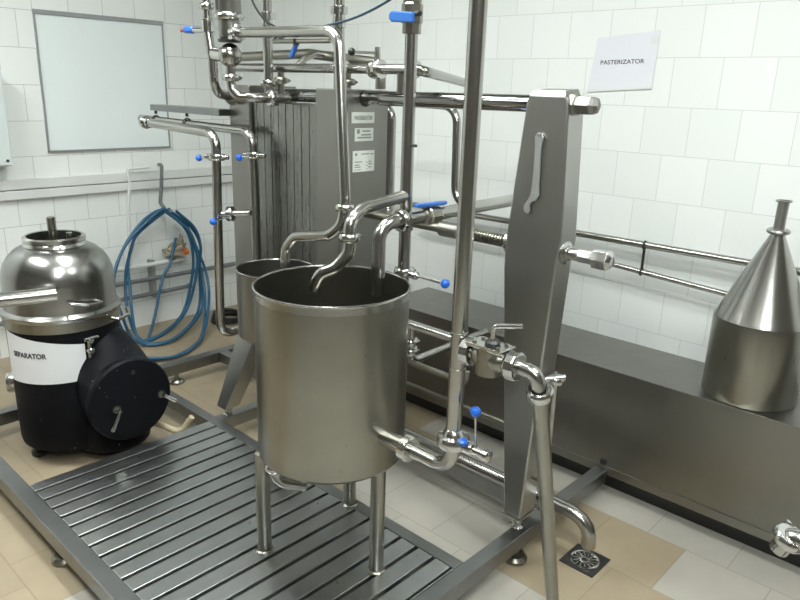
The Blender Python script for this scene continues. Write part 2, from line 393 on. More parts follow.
B().lathe((-1.139, EY, .118), (0, 0, 1), [(.022, 0), (.026, .004), (.018, .01), (.018, .03), (.027, .032), (.027, .046), (.02, .05), (.02, .06)], 20).obj('levelling_foot', 'chrome', col)
B().box(-1.179, -1.099, 1.846, 1.948, .174, .181).obj('base_plate', 'column', col)
tr = B().cyl((-1.95, EY, 1.135), (-1.0, EY, 1.135), .017, seg=20).obj('tie_rod', 'steel', t)
th = B()
xx = -1.555
prof = []
for i in range(23): prof += [(.016, i*.0115), (.0165, i*.0115+.003), (.0225, i*.0115+.006), (.0225, i*.0115+.0085)]
th.lathe((-1.52, EY, 1.135), (1, 0, 0), prof, 20).obj('thread', 'steel', tr)
B().lathe((-1.555, EY, 1.135), (1, 0, 0), [(.018, 0), (.027, .004), (.027, .085), (.022, .09)], 24).obj('collar', 'sheet', tr)
B().lathe((-1.252, EY, 1.135), (-1, 0, 0), [(.036, -.004), (.036, .012), (.026, .022)], 24).obj('washer', 'chrome', tr)
B().lathe((-1.058, EY, 1.135), (1, 0, 0), [(.036, -.006), (.036, .008), (.024, .012), (.024, .02), (.019, .022), (.019, .085)], 24).obj('washer', 'chrome', tr)
B().lathe((-.96, EY, 1.135), (1, 0, 0), [(.022, -.045), (.022, 0), (.031, .004), (.031, .05), (.018, .062)], 6).obj('hexagon_nut', 'chrome', tr, .0015)
# maker's plates on the pressure plate
def nameplate(y0, y1, z0, z1, lab):
    o = B().box(-1.9505, -1.946, y0, y1, z0, z1).obj('name_plate', 'label', t); plabel(o, lab); return o
XF = -1.9455
a = nameplate(1.821, 1.936, 1.476, 1.516, 'narrow white name plate, topmost of the three')
text('lettering', 'PASTERIZATOR', .02, (XF, 1.878, 1.495), (0, 1, 0), (0, 0, 1), 'greyink', a, .0006, .094)
a = nameplate(1.837, 1.932, 1.410, 1.458, 'small white plate of printed lines')
q = B()
B().box(-1.946, XF, 1.845, 1.860, 1.438, 1.454).obj('emblem', 'greyink', a)
q.bm.free()
for y0, y1, z in ((1.873, 1.915, 1.447), (1.868, 1.920, 1.433), (1.848, 1.922, 1.423)): B().box(-1.946, XF, y0, y1, z-.0025, z+.0025).obj('printed_line', 'greyink', a)
a = nameplate(1.828, 1.940, 1.296, 1.374, 'white data plate with two columns of print')
B().lathe((-1.9463, 1.843, 1.361), (1, 0, 0), [(.006, 0), (.006, .0008)], 12).obj('emblem', 'greyink', a)
for y0, y1, z in ((1.87, 1.912, 1.362), (1.92, 1.934, 1.361), (1.836, 1.874, 1.333), (1.836, 1.86, 1.322), (1.836, 1.866, 1.314), (1.836, 1.842, 1.303), (1.848, 1.855, 1.304), (1.86, 1.867, 1.304), (1.897, 1.902, 1.33), (1.908, 1.922, 1.333), (1.897, 1.902, 1.318), (1.908, 1.925, 1.324), (1.897, 1.902, 1.305), (1.908, 1.920, 1.312)): B().box(-1.946, XF, y0, y1, z-.002, z+.002).obj('printed_line', 'greyink', a)
hk = B().rod((-1.153, 1.852, 1.482), (-1.153, 1.835, 1.486), .006, 12).obj('hook', 'chrome', col)

w = B().prism([(x, 1.846, z) for x, z in [(-1.160, 1.487), (-1.146, 1.487), (-1.138, 1.478), (-1.143, 1.45), (-1.140, 1.335), (-1.136, 1.305), (-1.146, 1.287), (-1.158, 1.284), (-1.166, 1.272), (-1.163, 1.255), (-1.170, 1.243), (-1.184, 1.250), (-1.186, 1.268), (-1.176, 1.285), (-1.166, 1.300), (-1.162, 1.34), (-1.163, 1.45), (-1.168, 1.478)]], (0, -.007, 0)).obj('spanner', 'satin', None, .0015, loc=(-1.153, 1.846, 1.36))
tag(w, 'flat open-ended steel spanner hanging on the face of the tapering column', 'spanner')

# ------------------------------------------------------------------ pipes
def run(name, label, pts, r, bend=.05, clamps=(), group=None, hollow=False, mat='pipe', cat='pipe', seg=18, part='pipe'):
    t = thing(name, label, cat, V(pts[0]), group)
    B().tube(pts, r, bend, seg, hollow).obj(part, mat, t)
    for c, ax in clamps: B().clamp(c, ax, r).obj('clamp', 'chrome', t)
    return t

# riser from the tank outlet, with its branch valve
rx, ry = -1.042, 1.362
t = run('riser_pipe', 'tallest upright steel pipe, rising from the tank outlet in front of the tapering column', [(-1.19, ry, .602), (rx, ry, .602), (rx, ry, 2.9)], .0215, .06, (), seg=22)
B().lathe((rx, ry, .675), (0, 0, 1), [(.022, 0), (.042, .002), (.046, .01), (.046, .022), (.042, .032), (.03, .036), (.024, .05), (.022, .052)], 28).obj('union_ring', 'chrome', t)
for z in (.905, 1.005): B().torus((rx, ry, z), (0, 0, 1), .0215, .0016, 24, 6).obj('weld_seam', 'steel', t)
sv = B().lathe((rx+.02, ry, .69), (1, 0, 0), [(.012, 0), (.014, .02), (.019, .024), (.019, .05), (.013, .054), (.013, .085), (.017, .088), (.017, .1), (.01, .104)], 18).obj('sampling_valve', 'chrome', t)
plabel(B().lathe((rx+.045, ry-.012, .702), (0, -.35, 1), [(.009, 0), (.012, .004), (.012, .012), (.006, .014)], 12).obj('packing_cap', 'blue', sv), 'small blue cap')
ball_lever(sv, (-.966, ry, .70), (-.974, ry, .801), .0035, .0145)
bz = .962
B().tube([(rx+.01, ry, bz), (-.985, ry, bz)], .018, seg=18).obj('branch_stub', 'chrome', t)
B().nut((-1.006, ry, bz), (1, 0, 0), .038, .028, 12).obj('union_nut', 'chrome', t, .002)
vb = B().lathe((-.985, ry, bz), (1, 0, 0), [(.022, 0), (.027, .006), (.030, .012), (.030, .078), (.027, .084), (.022, .09)], 28).obj('valve_body', 'steel', t)
B().cyl((-.942, ry, bz-.042), (-.942, ry, bz+.032), .034, seg=28).obj('plug', 'steel', vb)
B().rbox((-.942, ry, bz+.032), (.054, 0, 0), (0, .032, 0), (0, 0, .005)).obj('flange_plate', 'chrome', vb, .002)
for ix in (-1, 1):
    for iy in (-1, 1): B().lathe((-.942+ix*.036, ry+iy*.019, bz+.036), (0, 0, 1), [(.006, 0), (.006, .006)], 6).obj('bolt_head', 'steel', vb)
B().lathe((-.936, ry, bz+.036), (0, 0, 1), [(.02, 0), (.02, .008), (.014, .014)], 16).obj('gland', 'dark', vb)
B().tube([(-.936, ry, bz+.045), (-.936, ry, bz+.085), (-.866, ry+.02, bz+.098)], .0068, .012, 12).obj('lever', 'chrome', vb)
B().nut((-.868, ry, bz), (1, 0, 0), .037, .03, 12).obj('union_nut', 'chrome', t, .002)
B().lathe((-.895, ry, bz), (1, 0, 0), [(.02, 0), (.02, .02), (.024, .025)], 20).obj('branch_stub', 'chrome', t)
B().tube([(-.86, ry, bz), (-.803, ry, bz), (-.798, ry+.01, .912)], .0185, .042, 18).obj('branch_elbow', 'pipe', t)

t = thing('drop_tube', 'leaning steel tube running down to the floor from the branch elbow', 'tube', (-.893, 1.752, 0))
B().tube([(-.893, 1.752, .001), (-.797, 1.372, .915)], .0205, None, 20).obj('tube', 'steel', t)
B().lathe((-.7985, 1.378, .902), (.1, -.38, .887), [(.022, -.012), (.031, -.004), (.033, .004), (.033, .016), (.029, .022), (.023, .022), (.023, .012)], 22).obj('collar', 'chrome', t)

t = thing('side_tube', 'thin upright tube with a clamp beside the foot of the tapering column', 'tube', (-1.032, 1.9, .12))
B().tube([(-1.043, 1.89, .30), (-1.043, 1.89, .70)], .010, None, 14).obj('tube', 'pipe', t)
B().box(-1.095, -1.04, 1.885, 1.895, .33, .34).obj('bracket', 'steel', t)
c = B().clamp((-1.043, 1.89, .715), (0, 0, 1), .016).obj('clamp', 'chrome', t)
B().rod((-1.07, 1.86, .715), (-1.012, 1.90, .73), .011, 12).obj('wing_screw', 'chrome', c)

run('floor_drain_pipe', 'steel pipe running low behind the column and bending down over the floor drain', [(-1.9, 2.005, .195), (-1.02, 2.005, .195), (-.985, 2.006, .192), (-.953, 2.008, .18), (-.931, 2.01, .158), (-.92, 2.012, .128), (-.918, 2.013, .085)], .025, None, [((-1.09, 2.005, .195), (1, 0, 0))], seg=20)

# floor drain
t = thing('floor_drain', 'square steel floor drain with a round slotted grate', 'drain', (-.937, 2.04, 0))
B().box(-1.003, -.871, 1.973, 2.108, .0, .006).obj('frame', 'dark', t, .0015)
B().cyl((-.935, 2.035, .0055), (-.935, 2.035, .0068), .048, seg=32).obj('sump', 'black', t)
g = B(); g.torus((-.935, 2.035, .008), (0, 0, 1), .049, .005, 32, 8); g.torus((-.935, 2.035, .008), (0, 0, 1), .013, .003, 16, 6)
for i in range(14):
    a = 2*PI*i/14; c_, s_ = math.cos(a), math.sin(a); a2 = a+.35; c2, s2 = math.cos(a2), math.sin(a2)
    p, q = V((-.935+.013*c_, 2.035+.013*s_, .008)), V((-.935+.047*c2, 2.035+.047*s2, .008)); g.cyl(p, q, .0022, seg=6)
g.obj('grate', 'chrome', t)

# spouts over the tanks
t = run('filling_spout', 'steel spout with a blue lever valve, dropping straight into the large tank', [(-1.470, 1.492, .985), (-1.470, 1.492, 1.207), (-1.456, 1.60, 1.212), (-1.452, 2.56, 1.226), (-1.452, 2.56, .5525)], .0215, .06, [((-1.457, 1.575, 1.211), (0, 1, 0))], 'steel spouts above the large tank', False, seg=20)
vb = B().lathe((-1.452, 1.67, 1.214), (0, 1, 0), [(.022, 0), (.027, .004), (.027, .02), (.031, .025), (.031, .055), (.027, .06), (.027, .076), (.022, .08)], 8).obj('valve_body', 'steel', t)
B().cyl((-1.452, 1.71, 1.23), (-1.452, 1.71, 1.246), .008, seg=10).obj('stem', 'steel', vb)
plabel(B().prism([(-1.462, 1.635, 1.246), (-1.442, 1.635, 1.246), (-1.440, 1.765, 1.243), (-1.445, 1.785, 1.243), (-1.459, 1.785, 1.243), (-1.464, 1.765, 1.243)], (0, 0, .012)).obj('lever', 'lever', vb, .004), 'long flat blue lever')
t = run('filling_spout', 'S-curved steel spout with a clamp in its middle, pouring into the large tank', [(-1.553, 1.69, 1.266), (-1.55, 1.50, 1.245), (-1.54, 1.435, 1.215), (-1.537, 1.432, 1.115), (-1.565, 1.40, 1.068), (-1.605, 1.375, 1.048), (-1.632, 1.372, 1.0), (-1.634, 1.372, .985)], .0195, .05, [((-1.539, 1.433, 1.163), (0, 0, 1))], 'steel spouts above the large tank', False, seg=20)
t = run('overflow_pipe', 'bent steel pipe coming down from the filter head and curving over the smaller tank', [(-2.335, 1.59, 1.785), (-1.755, 1.58, 1.772), (-1.692, 1.555, 1.25), (-1.695, 1.545, 1.165), (-1.74, 1.53, 1.125), (-1.90, 1.51, 1.098), (-1.945, 1.505, 1.05), (-1.952, 1.502, .975)], .0185, .06, [((-1.692, 1.553, 1.222), (0, .05, 1)), ((-2.315, 1.59, 1.785), (1, 0, 0))], None, False, seg=20)

# uprights in the middle
t = run('supply_pipe', 'upright steel pipe with a blue lever valve near the top of the picture', [(-1.553, 1.70, 2.9), (-1.553, 1.70, 1.01), (-1.553, 1.70, .60)], .0205, .05, [((-1.553, 1.70, 1.01), (0, 0, 1))], None, seg=20)
o = t
vb = B().lathe((-1.553, 1.70, 1.765), (0, 0, 1), [(.0206, 0), (.029, .002), (.029, .03), (.033, .034), (.033, .085), (.029, .09), (.029, .115), (.0206, .118)], 8).obj('valve_body', 'steel', t)
st_ = B().rod((-1.553, 1.70, 1.823), (-1.495, 1.672, 1.821), .008, 10).obj('stem', 'dark', vb)
plabel(B().prism([(-1.60, 1.655, 1.800), (-1.51, 1.655, 1.794), (-1.51, 1.655, 1.824), (-1.60, 1.655, 1.832), (-1.611, 1.655, 1.823), (-1.611, 1.655, 1.808)], (0, .012, 0)).obj('lever', 'lever', vb, .004), 'flat blue lever')
B().rod((-1.556, 1.70, 1.43), (-1.515, 1.70, 1.43), .005, 10).obj('bleed_screw', 'dark', t)
bv2 = B().rod((-1.553, 1.70, 1.008), (-1.49, 1.70, 1.004), .014, 14).obj('outlet_valve', 'chrome', t)
ball_lever(bv2, (-1.50, 1.70, 1.005), (-1.37, 1.70, 1.003), .0045, .0155)
run('gooseneck_pipe', 'steel gooseneck bending down just behind the pressure plate', [(-2.15, 2.075, 1.54), (-1.99, 2.075, 1.535), (-1.99, 2.075, 1.12), (-1.99, 2.03, 1.10)], .0205, .06, (), 'goosenecks behind the exchanger')
run('gooseneck_pipe', 'steel gooseneck bending down behind the tall riser pipe', [(-2.08, 2.21, 1.55), (-1.765, 2.21, 1.545), (-1.752, 2.21, 1.15), (-1.475, 2.21, 1.215)], .0165, .07, (), 'goosenecks behind the exchanger')

# upper manifold
t = run('manifold_pipe', 'horizontal steel manifold pipe crossing above the plate pack', [(-2.76, 1.845, 1.672), (-1.66, 1.845, 1.668), (-1.625, 1.86, 1.66), (-1.97, 2.60, 1.626), (-1.97, 2.60, .553)], .0175, .05, [((-1.665, 1.845, 1.668), (1, 0, 0)), ((-2.02, 1.845, 1.669), (1, 0, 0))], None)
for x in (-2.40, -2.0):
    s = B().cyl((x, 1.845, 1.598 if x > -2.1 else 1.54), (x, 1.845, 1.665), .014, seg=14).obj('branch_stub', 'steel', t)
    B().clamp((x, 1.845, 1.622), (0, 0, 1), .016).obj('clamp', 'steel', s)
B().tube([(-1.728, 1.845, 1.665), (-1.728, 1.845, 1.588)], .0145, None, 14).obj('branch_stub', 'steel', t)
vb = butterfly(t, (-1.845, 1.845, 1.668), (1, 0, 0), .018).obj('valve_body', 'chrome', t)
B().cyl((-1.845, 1.845, 1.685), (-1.845, 1.845, 1.742), .013, .010, 14).obj('stem', 'chrome', vb)
lv = B().rod((-1.845, 1.845, 1.722), (-1.92, 1.805, 1.724), .005, 10).obj('lever', 'chrome', vb)
plabel(B().ball((-1.93, 1.80, 1.725), .014).obj('ball_knob', 'black', lv), 'round black knob')
run('return_pipe', 'dull steel pipe arching gently behind the manifold pipe', [(-2.95, 2.01, 1.725), (-2.42, 2.01, 1.735), (-1.99, 2.01, 1.695), (-1.99, 2.01, 1.60)], .0205, .06, [], None, mat='steel')
B().tube([(-2.31, 1.855, 1.672), (-2.31, 1.90, 1.71), (-2.31, 1.95, 1.732), (-2.31, 2.01, 1.728)], .0145, .03, 14).obj('joining_elbow', 'pipe', t)
for nm, lab, x, z1 in (('port_pipe', 'slim upright pipe standing on the plate pack', -2.42, 1.535), ('port_pipe', 'slim upright pipe standing on the pressure plate, behind the overflow bend', -1.995, 1.597)):
    t = run(nm, lab, [(x, 1.798, z1), (x, 1.798, 2.9)], .0195, None, [((x, 1.798, z1+.075), (0, 0, 1))], 'pipes on top of the exchanger')
    B().lathe((x, 1.798, 1.805), (0, 0, 1), [(.0196, 0), (.024, .002), (.024, .03), (.022, .03), (.022, .045), (.031, .047), (.031, .07), (.0196, .075)], 20).obj('coupling', 'chrome', t)
lv = B().tube([(-2.16, 1.72, 1.80), (-2.185, 1.70, 1.765), (-2.235, 1.66, 1.70)], .008, .01, 12)
t = thing('shutoff_cock', 'small cock with a blue lever slung under the bent overflow pipe', 'valve', (-1.98, 1.60, 1.755))
B().rod((-2.10, 1.585, 1.749), (-1.80, 1.585, 1.744), .0075, 12).obj('cock_body', 'steel', t)
B().cyl((-1.975, 1.585, 1.755), (-1.975, 1.585, 1.735), .011, seg=12).obj('stem', 'dark', t)
plabel(B().prism([(-1.975, 1.58, 1.752), (-1.960, 1.58, 1.748), (-1.992, 1.58, 1.698), (-2.004, 1.58, 1.692), (-2.012, 1.58, 1.700)], (0, .012, 0)).obj('lever', 'lever', t, .003), 'blue lever')
lv.bm.free()

# filter head and neighbour on the left
fx, fy = -2.39, 1.6
t = thing('inline_filter', 'upright cylindrical filter with a round bulb below, left of the plate pack', 'filter', (fx, fy, 1.55))
hs = B().lathe((fx, fy, 0), (0, 0, 1), [(.046, 1.846), (.047, 1.85), (.047, 2.9)], 32).obj('housing', 'sheet', t)
B().prism([(fx+(.0475)*math.cos(a), fy+.0475*math.sin(a), 1.862) for a in [math.radians(v) for v in (236, 246, 256, 266, 274)]]+[(fx+(.044)*math.cos(a), fy+.044*math.sin(a), 1.862) for a in [math.radians(v) for v in (274, 266, 256, 246, 236)]], (0, 0, .2)).obj('sight_strip', 'black', hs)
B().clamp((fx, fy, 1.843), (0, 0, 1), .043).obj('clamp', 'chrome', t)
B().lathe((fx, fy, 0), (0, 0, 1), [(.030, 1.762), (.037, 1.77), (.039, 1.785), (.039, 1.835)], 28).obj('neck', 'sheet', t)
B().lathe((fx, fy, 1.752), (0, 0, 1), [(.04, 0), (.044, .003), (.044, .011), (.03, .014)], 24).obj('gasket_ring', 'dark', t)
B().ball((fx, fy, 1.706), .044, 28, 16).obj('bulb', 'pipe', t)
B().tube([(fx, fy, 1.67), (fx, fy, 1.557), (-2.30, 1.64, 1.555), (-2.275, 1.79, 1.552)], .0185, .06, 18).obj('outlet_elbow', 'pipe', t)
B().clamp((fx, fy, 1.625), (0, 0, 1), .019).obj('clamp', 'chrome', t)
B().clamp((-2.288, 1.71, 1.553), (.15, 1, 0), .019).obj('clamp', 'chrome', t)
B().rod((fx-.03, fy, 1.706), (-2.50, fy, 1.712), .026, 18).obj('side_port', 'chrome', t)
t = run('inlet_pipe', 'steel pipe beside the filter, hooking into the fixed plate', [(-2.535, 1.6, 2.9), (-2.533, 1.6, 1.79), (-2.512, 1.6, 1.69), (-2.506, 1.6, 1.568), (-2.62, 1.772, 1.545)], .0185, .06, [((-2.534, 1.6, 1.885), (0, 0, 1)), ((-2.60, 1.742, 1.549), (-.5, .8, 0))])
B().lathe((-2.534, 1.6, 1.83), (0, 0, 1), [(.019, -.04), (.025, -.035), (.025, .005), (.019, .01)], 18).obj('coupling', 'chrome', t)
sv = B().rod((-2.54, 1.6, 1.80), (-2.64, 1.6, 1.803), .010, 14).obj('sampling_tap', 'chrome', t)
plabel(B().rod((-2.64, 1.6, 1.803), (-2.70, 1.6, 1.806), .0135, 14).obj('grip', 'blue', sv), 'blue grip')
plabel(B().cyl((-2.70, 1.6, 1.806), (-2.735, 1.6, 1.803), .010, .005, 12).obj('tip', 'red', sv), 'red tip')

# the pair of long pipes reaching left
t = run('long_pipe', 'front one of the two long pipes, with a round cap on its end', [(-3.10, 1.62, 1.421), (-2.545, 1.62, 1.406), (-2.578, 1.62, .525), (-2.585, 1.768, .525)], .0195, .06, [], 'long pipes reaching out to the left')
B().lathe((-3.14, 1.62, 1.422), (1, 0, 0), [(.0, 0), (.026, .002), (.03, .008), (.03, .026), (.026, .032), (.02, .034), (.024, .044), (.024, .056), (.02, .058)], 22).obj('end_cap', 'chrome', t)
vb = butterfly(t, (-2.548, 1.62, 1.312), (0, 0, 1), .0195, .03).obj('valve', 'chrome', t)
B().rod((-2.60, 1.60, 1.312), (-2.49, 1.64, 1.314), .010, 12).obj('stem', 'chrome', vb)
ball_lever(vb, (-2.57, 1.61, 1.308), (-2.682, 1.62, 1.297))
sv = B().rod((-2.56, 1.62, 1.072), (-2.435, 1.70, 1.088), .013, 14).obj('link_valve', 'chrome', t)
butterfly(sv, (-2.51, 1.652, 1.078), (.84, .53, .1), .016, .03).obj('valve', 'chrome', sv)
ball_lever(sv, (-2.49, 1.63, 1.07), (-2.535, 1.582, 1.048))
t = run('long_pipe', 'rear one of the two long pipes, turning down against the plate pack', [(-3.36, 1.72, 1.427), (-2.435, 1.72, 1.418), (-2.425, 1.72, .60)], .018, .06, [], 'long pipes reaching out to the left')
vb = butterfly(t, (-2.427, 1.72, 1.325), (0, 0, 1), .018, .03).obj('valve', 'chrome', t)
B().rod((-2.47, 1.70, 1.325), (-2.36, 1.73, 1.328), .010, 12).obj('stem', 'chrome', vb)
ball_lever(vb, (-2.42, 1.70, 1.324), (-2.440, 1.658, 1.317))
t = thing('support_rail', 'flat dark steel bar carrying the two long pipes', 'rail', (-2.66, 1.72, 1.483))
B().box(-3.245, -2.655, 1.71, 1.78, 1.470, 1.498).obj('bar', 'worn', t, .002)
for x in (-3.21, -2.93):
    s = B().tube([(x, 1.72, 1.472), (x, 1.72, 1.455)], .007, None, 10).obj('hanger', 'dark', t)
    B().torus((x, 1.72, 1.4245), (1, 0, 0), .022, .004, 20, 8).obj('ring', 'dark', s)

# pipework low behind the tank
run('low_pipe', 'thin steel pipe running low in the shadow in front of the cabinet', [(-2.35, 2.30, .255), (-1.30, 2.30, .252), (-1.30, 2.30, .02)], .0115, .04, [((-1.42, 2.30, .253), (1, 0, 0))], None, mat='steel')
t = run('elbow_pipe', 'short clamped elbow pipe between the large tank and the cabinet', [(-1.735, 1.955, .72), (-1.735, 1.955, .553), (-1.75, 2.49, .553)], .0165, .04, [((-1.735, 1.955, .64), (0, 0, 1)), ((-1.735, 1.955, .60), (0, 0, 1))])
B().tube([(-1.735, 1.955, .553), (-1.45, 1.955, .553), (-1.45, 1.955, .60)], .012, .03, 14).obj('branch_pipe', 'steel', t)

# ------------------------------------------------------------------ separator
sx, sy = -3.02, 1.12
t = thing('milk_separator', 'black separator with a polished domed steel hood and a paper sign', 'separator', (sx, sy, 0))
B().lathe((sx, sy, 0), (0, 0, 1), [(.19, .065), (.215, .075), (.22, .10), (.222, .40), (.225, .62)], 56).obj('body', 'enamel', t)
for a in (-95, 25, 145):
    c_, s_ = math.cos(math.radians(a)), math.sin(math.radians(a))
    B().lathe((sx+.16*c_, sy+.16*s_, 0), (0, 0, 1), [(.032, 0), (.034, .004), (.034, .02), (.022, .03), (.02, .07)], 18).obj('foot', 'dark', t)
B().lathe((sx, sy, 0), (0, 0, 1), [(.226, .606), (.232, .608), (.232, .648), (.226, .650)], 64).obj('clamp_band', 'steel', t)
hood = B().lathe((sx, sy, 0), (0, 0, 1), [(.236, .650), (.239, .655), (.239, .668), (.232, .674), (.222, .68), (.221, .70), (.221, .79), (.217, .825), (.206, .86), (.188, .89), (.160, .918), (.128, .934), (.118, .936)], 72, True, False).obj('hood', 'hood', t)
cl = B().lathe((sx, sy, 0), (0, 0, 1), [(.112, .925), (.121, .928), (.124, .936), (.120, .946), (.117, .949), (.122, .955), (.122, .968), (.114, .974), (.106, .972), (.104, .90)], 56, cap0=False, cap1=False).obj('collar', 'chrome', hood)
B().lathe((sx, sy, 0), (0, 0, 1), [(.103, .915), (.106, .90), (.15, .87), (.15, .80), (.02, .78)], 40, False, True).obj('mouth_shade_liner', 'black', cl)  # black liner: the deep shade inside the collar mouth, put in as colour
B().lathe((sx-.003, sy, .80), (-.02, -.01, 1), [(.015, 0), (.016, .01), (.014, .19), (.0175, .195), (.0175, .245), (.011, .25)], 16).obj('spindle', 'steel', cl)
B().cyl((sx+.045, sy+.045, .85), (sx+.045, sy+.045, .985), .012, seg=12).obj('stub', 'chrome', cl)
def pol(a, r, z): return (sx+r*math.cos(math.radians(a)), sy+r*math.sin(math.radians(a)), z)
B().tube([pol(-15, .215, .735), pol(-14, .252, .737), pol(2, .262, .724), pol(17, .252, .72), pol(17.5, .215, .72)], .0055, .012, 10).obj('handle', 'chrome', hood)
lt = B().tube([pol(30, .235, .63), pol(31, .27, .625), pol(44, .285, .63), pol(50, .27, .65)], .008, .02, 10).obj('latch', 'chrome', t)
tp = B().rod(pol(1, .233, .57), pol(1, .236, .43), .0085, 12).obj('drain_cock', 'steel', t)
for z in (.565, .52, .45): B().rod(pol(1, .215, z), pol(1, .256, z), .014, 12).obj('cock_fitting', 'chrome', tp)
B().rod(pol(-5, .25, .575), pol(9, .25, .577), .008, 10).obj('handle', 'chrome', tp)
sg = B().lathe(pol(-114, .205, .335), (-.41, -.91, 0), [(.044, 0), (.044, .035), (.040, .042), (.028, .042), (.026, .035)], 24).obj('sight_glass', 'chrome', t)
B().lathe((sx+.15, 1.225, .05), (0, 0, 1), [(.15, 0), (.158, .01), (.158, .10), (.14, .16)], 40).obj('base_casting', 'enamel', t)
# gear housing with its round cover
gy, gz = 1.222, .31
def oval(x, ry_, zb_, zt_, n=48):
    return [(x, gy+ry_*math.cos(2*PI*i/n), (zb_+zt_)/2+(zt_-zb_)/2*math.sin(2*PI*i/n)) for i in range(n)]
gh = B().loft([oval(-3.05, .15, .13, .60), oval(-2.86, .158, .13, .585), oval(-2.80, .164, .132, .55), oval(-2.74, .168, .136, .50), oval(-2.685, .17, .14, .482)]).obj('gear_housing', 'enamel', t, angle=50)
gc = B().lathe((-2.69, gy, gz), (1, 0, 0), [(.178, 0), (.181, .005), (.181, .032), (.174, .042), (.12, .046), (.0, .048)], 64).obj('round_cover', 'enamel', gh)
for y, z, y2, z2 in ((1.15, .29, 1.11, .215), (1.352, .300, 1.40, .262)):
    bt = B().lathe((-2.645, y, z), (1, 0, 0), [(.017, 0), (.017, .008), (.009, .01), (.009, .035)], 12).obj('cover_bolt', 'steel', gc)
    B().rod((-2.615, y, z), (-2.608, y2, z2), .008, 10).obj('tommy_bar', 'chrome', bt)
B().lathe((-2.643, 1.232, .435), (1, 0, 0), [(.010, 0), (.010, .006)], 12).obj('plug', 'dark', gc)
B().tube([(-2.80, 1.34, .13), (-2.70, 1.46, .05), (-2.66, 1.50, .132)], .014, .04, 12).obj('drain_tube', 'tubing', t)
# paper sign wrapped on the body
R2 = .2275
def wrap(a, z, rr=R2): a = math.radians(a); return (sx+rr*math.cos(a), sy+rr*math.sin(a), z)
aa = [-92+89*i/24 for i in range(25)]
ps = thing('paper_sign', 'white paper sign reading SEPARATOR taped round the black separator body', 'sign', wrap(-50, .49))
q = B(); q.loft([[wrap(a, .605-.0006*(a+92), R2), wrap(a, .386+.0001*(a+92), R2+.001), wrap(a, .386+.0001*(a+92), R2+.0016), wrap(a, .605-.0006*(a+92), R2+.0008)] for a in aa])
q.obj('sheet', 'paper', ps)
tx = text('lettering', 'SEPARATOR', .030, (0, 0, 0), (1, 0, 0), (0, 1, 0), 'ink', ps, .0008, .155)
b0 = root_loc(ps)
for v in tx.data.vertices:
    p = v.co+b0; a = -60+math.degrees(p.x/R2); v.co = V(wrap(a, .513+p.y, R2+.0022+p.z))-b0
# pouring pipe in front of the hood
t = thing('outlet_pipe', 'straight steel pipe with an open end in front of the separator hood', 'pipe', (-2.85, .60, 0))
B().tube([(-2.87, .545, .80), (-2.738, .998, .80)], .029, None, 24, True, .003).obj('pipe', 'pipe', t)
B().tube([(-2.862, .57, .001), (-2.862, .57, .775)], .02, None, 16).obj('post', 'steel', t)

# ------------------------------------------------------------------ long cabinet with the conical hopper
t = thing('long_cabinet', 'long low stainless steel cabinet running along the right wall', 'cabinet', (-.9, 2.6, 0))
B().box(-2.42, .95, 2.495, 2.857, .125, .549).obj('body', 'sheet', t, .003)
B().box(-2.42, .95, 2.488, 2.495, .095, .13).obj('bottom_rail', 'sheet', t, .001)
B().box(-2.424, .954, 2.489, 2.86, .545, .5525).obj('lid', 'sheet', t, .002)
B().box(-2.38, .92, 2.565, 2.84, .0, .125).obj('plinth', 'dark', t)
B().box(-1.13, -1.105, 2.486, 2.496, .136, .158).obj('catch', 'dark', t, .002)
hx, hy = -.668, 2.662
t = thing('conical_hopper', 'steel drum with a conical top and narrow spout standing on the long cabinet', 'hopper', (hx, hy, .5525))
dr = B().lathe((hx, hy, 0), (0, 0, 1), [(.160, .553), (.162, .557), (.162, .835), (.160, .85)], 64).obj('drum', 'steel', t)
B().lathe((hx, hy, 0), (0, 0, 1), [(.160, .848), (.156, .858), (.024, 1.155), (.024, 1.16)], 64).obj('cone', 'pipe', t)
nk = B().torus((hx, hy, 1.168), (0, 0, 1), .030, .009, 32, 10).obj('neck_ring', 'column', t)
B().lathe((hx, hy, 0), (0, 0, 1), [(.0185, 1.15), (.0185, 1.268), (.026, 1.270), (.026, 1.276), (.017, 1.276), (.016, 1.24), (.0, 1.238)], 24).obj('spout', 'column', t)
t = thing('clamped_hose_end', 'steel elbow with a clamp ring cut off by the edge in front of the cabinet', 'pipe', (-.15, 1.62, 0))
B().tube([(-.285, 1.64, .60), (-.262, 1.635, .655), (-.22, 1.63, .64), (-.185, 1.62, .50), (-.16, 1.62, .001)], .022, .03, 18).obj('tube', 'pipe', t)
B().clamp((-.268, 1.636, .64), (.4, 0, .9), .024).obj('clamp', 'chrome', t)

# ------------------------------------------------------------------ things on the walls
t = thing('wall_pipes', 'pair of thin horizontal steel pipes on spacers along the right wall', 'pipe', (-1.2, 2.99, .98))
B().tube([(-4.1, 2.93, .98), (1.6, 2.93, .985)], .0155, None, 14).obj('upper_pipe', 'pipe', t)
B().tube([(-2.6, 2.93, .885), (-1.37, 2.93, .868), (-.6, 2.93, .823)], .0125, None, 14).obj('lower_pipe', 'pipe', t)
for x, zl in ((-3.3, None), (-1.252, .862), (.6, None)):
    s = B(); s.torus((x, 2.93, .981), (1, 0, 0), .017, .005, 18, 8); s.cyl((x, 2.93, .965), (x, 2.93, zl or .93), .006, seg=10)
    s.cyl((x, 2.94, .975), (x, 3.0, .975), .005, seg=8)
    if zl: s.torus((x, 2.93, zl), (1, 0, 0), .015, .005, 18, 8)
    s.obj('spacer', 'dark', t)

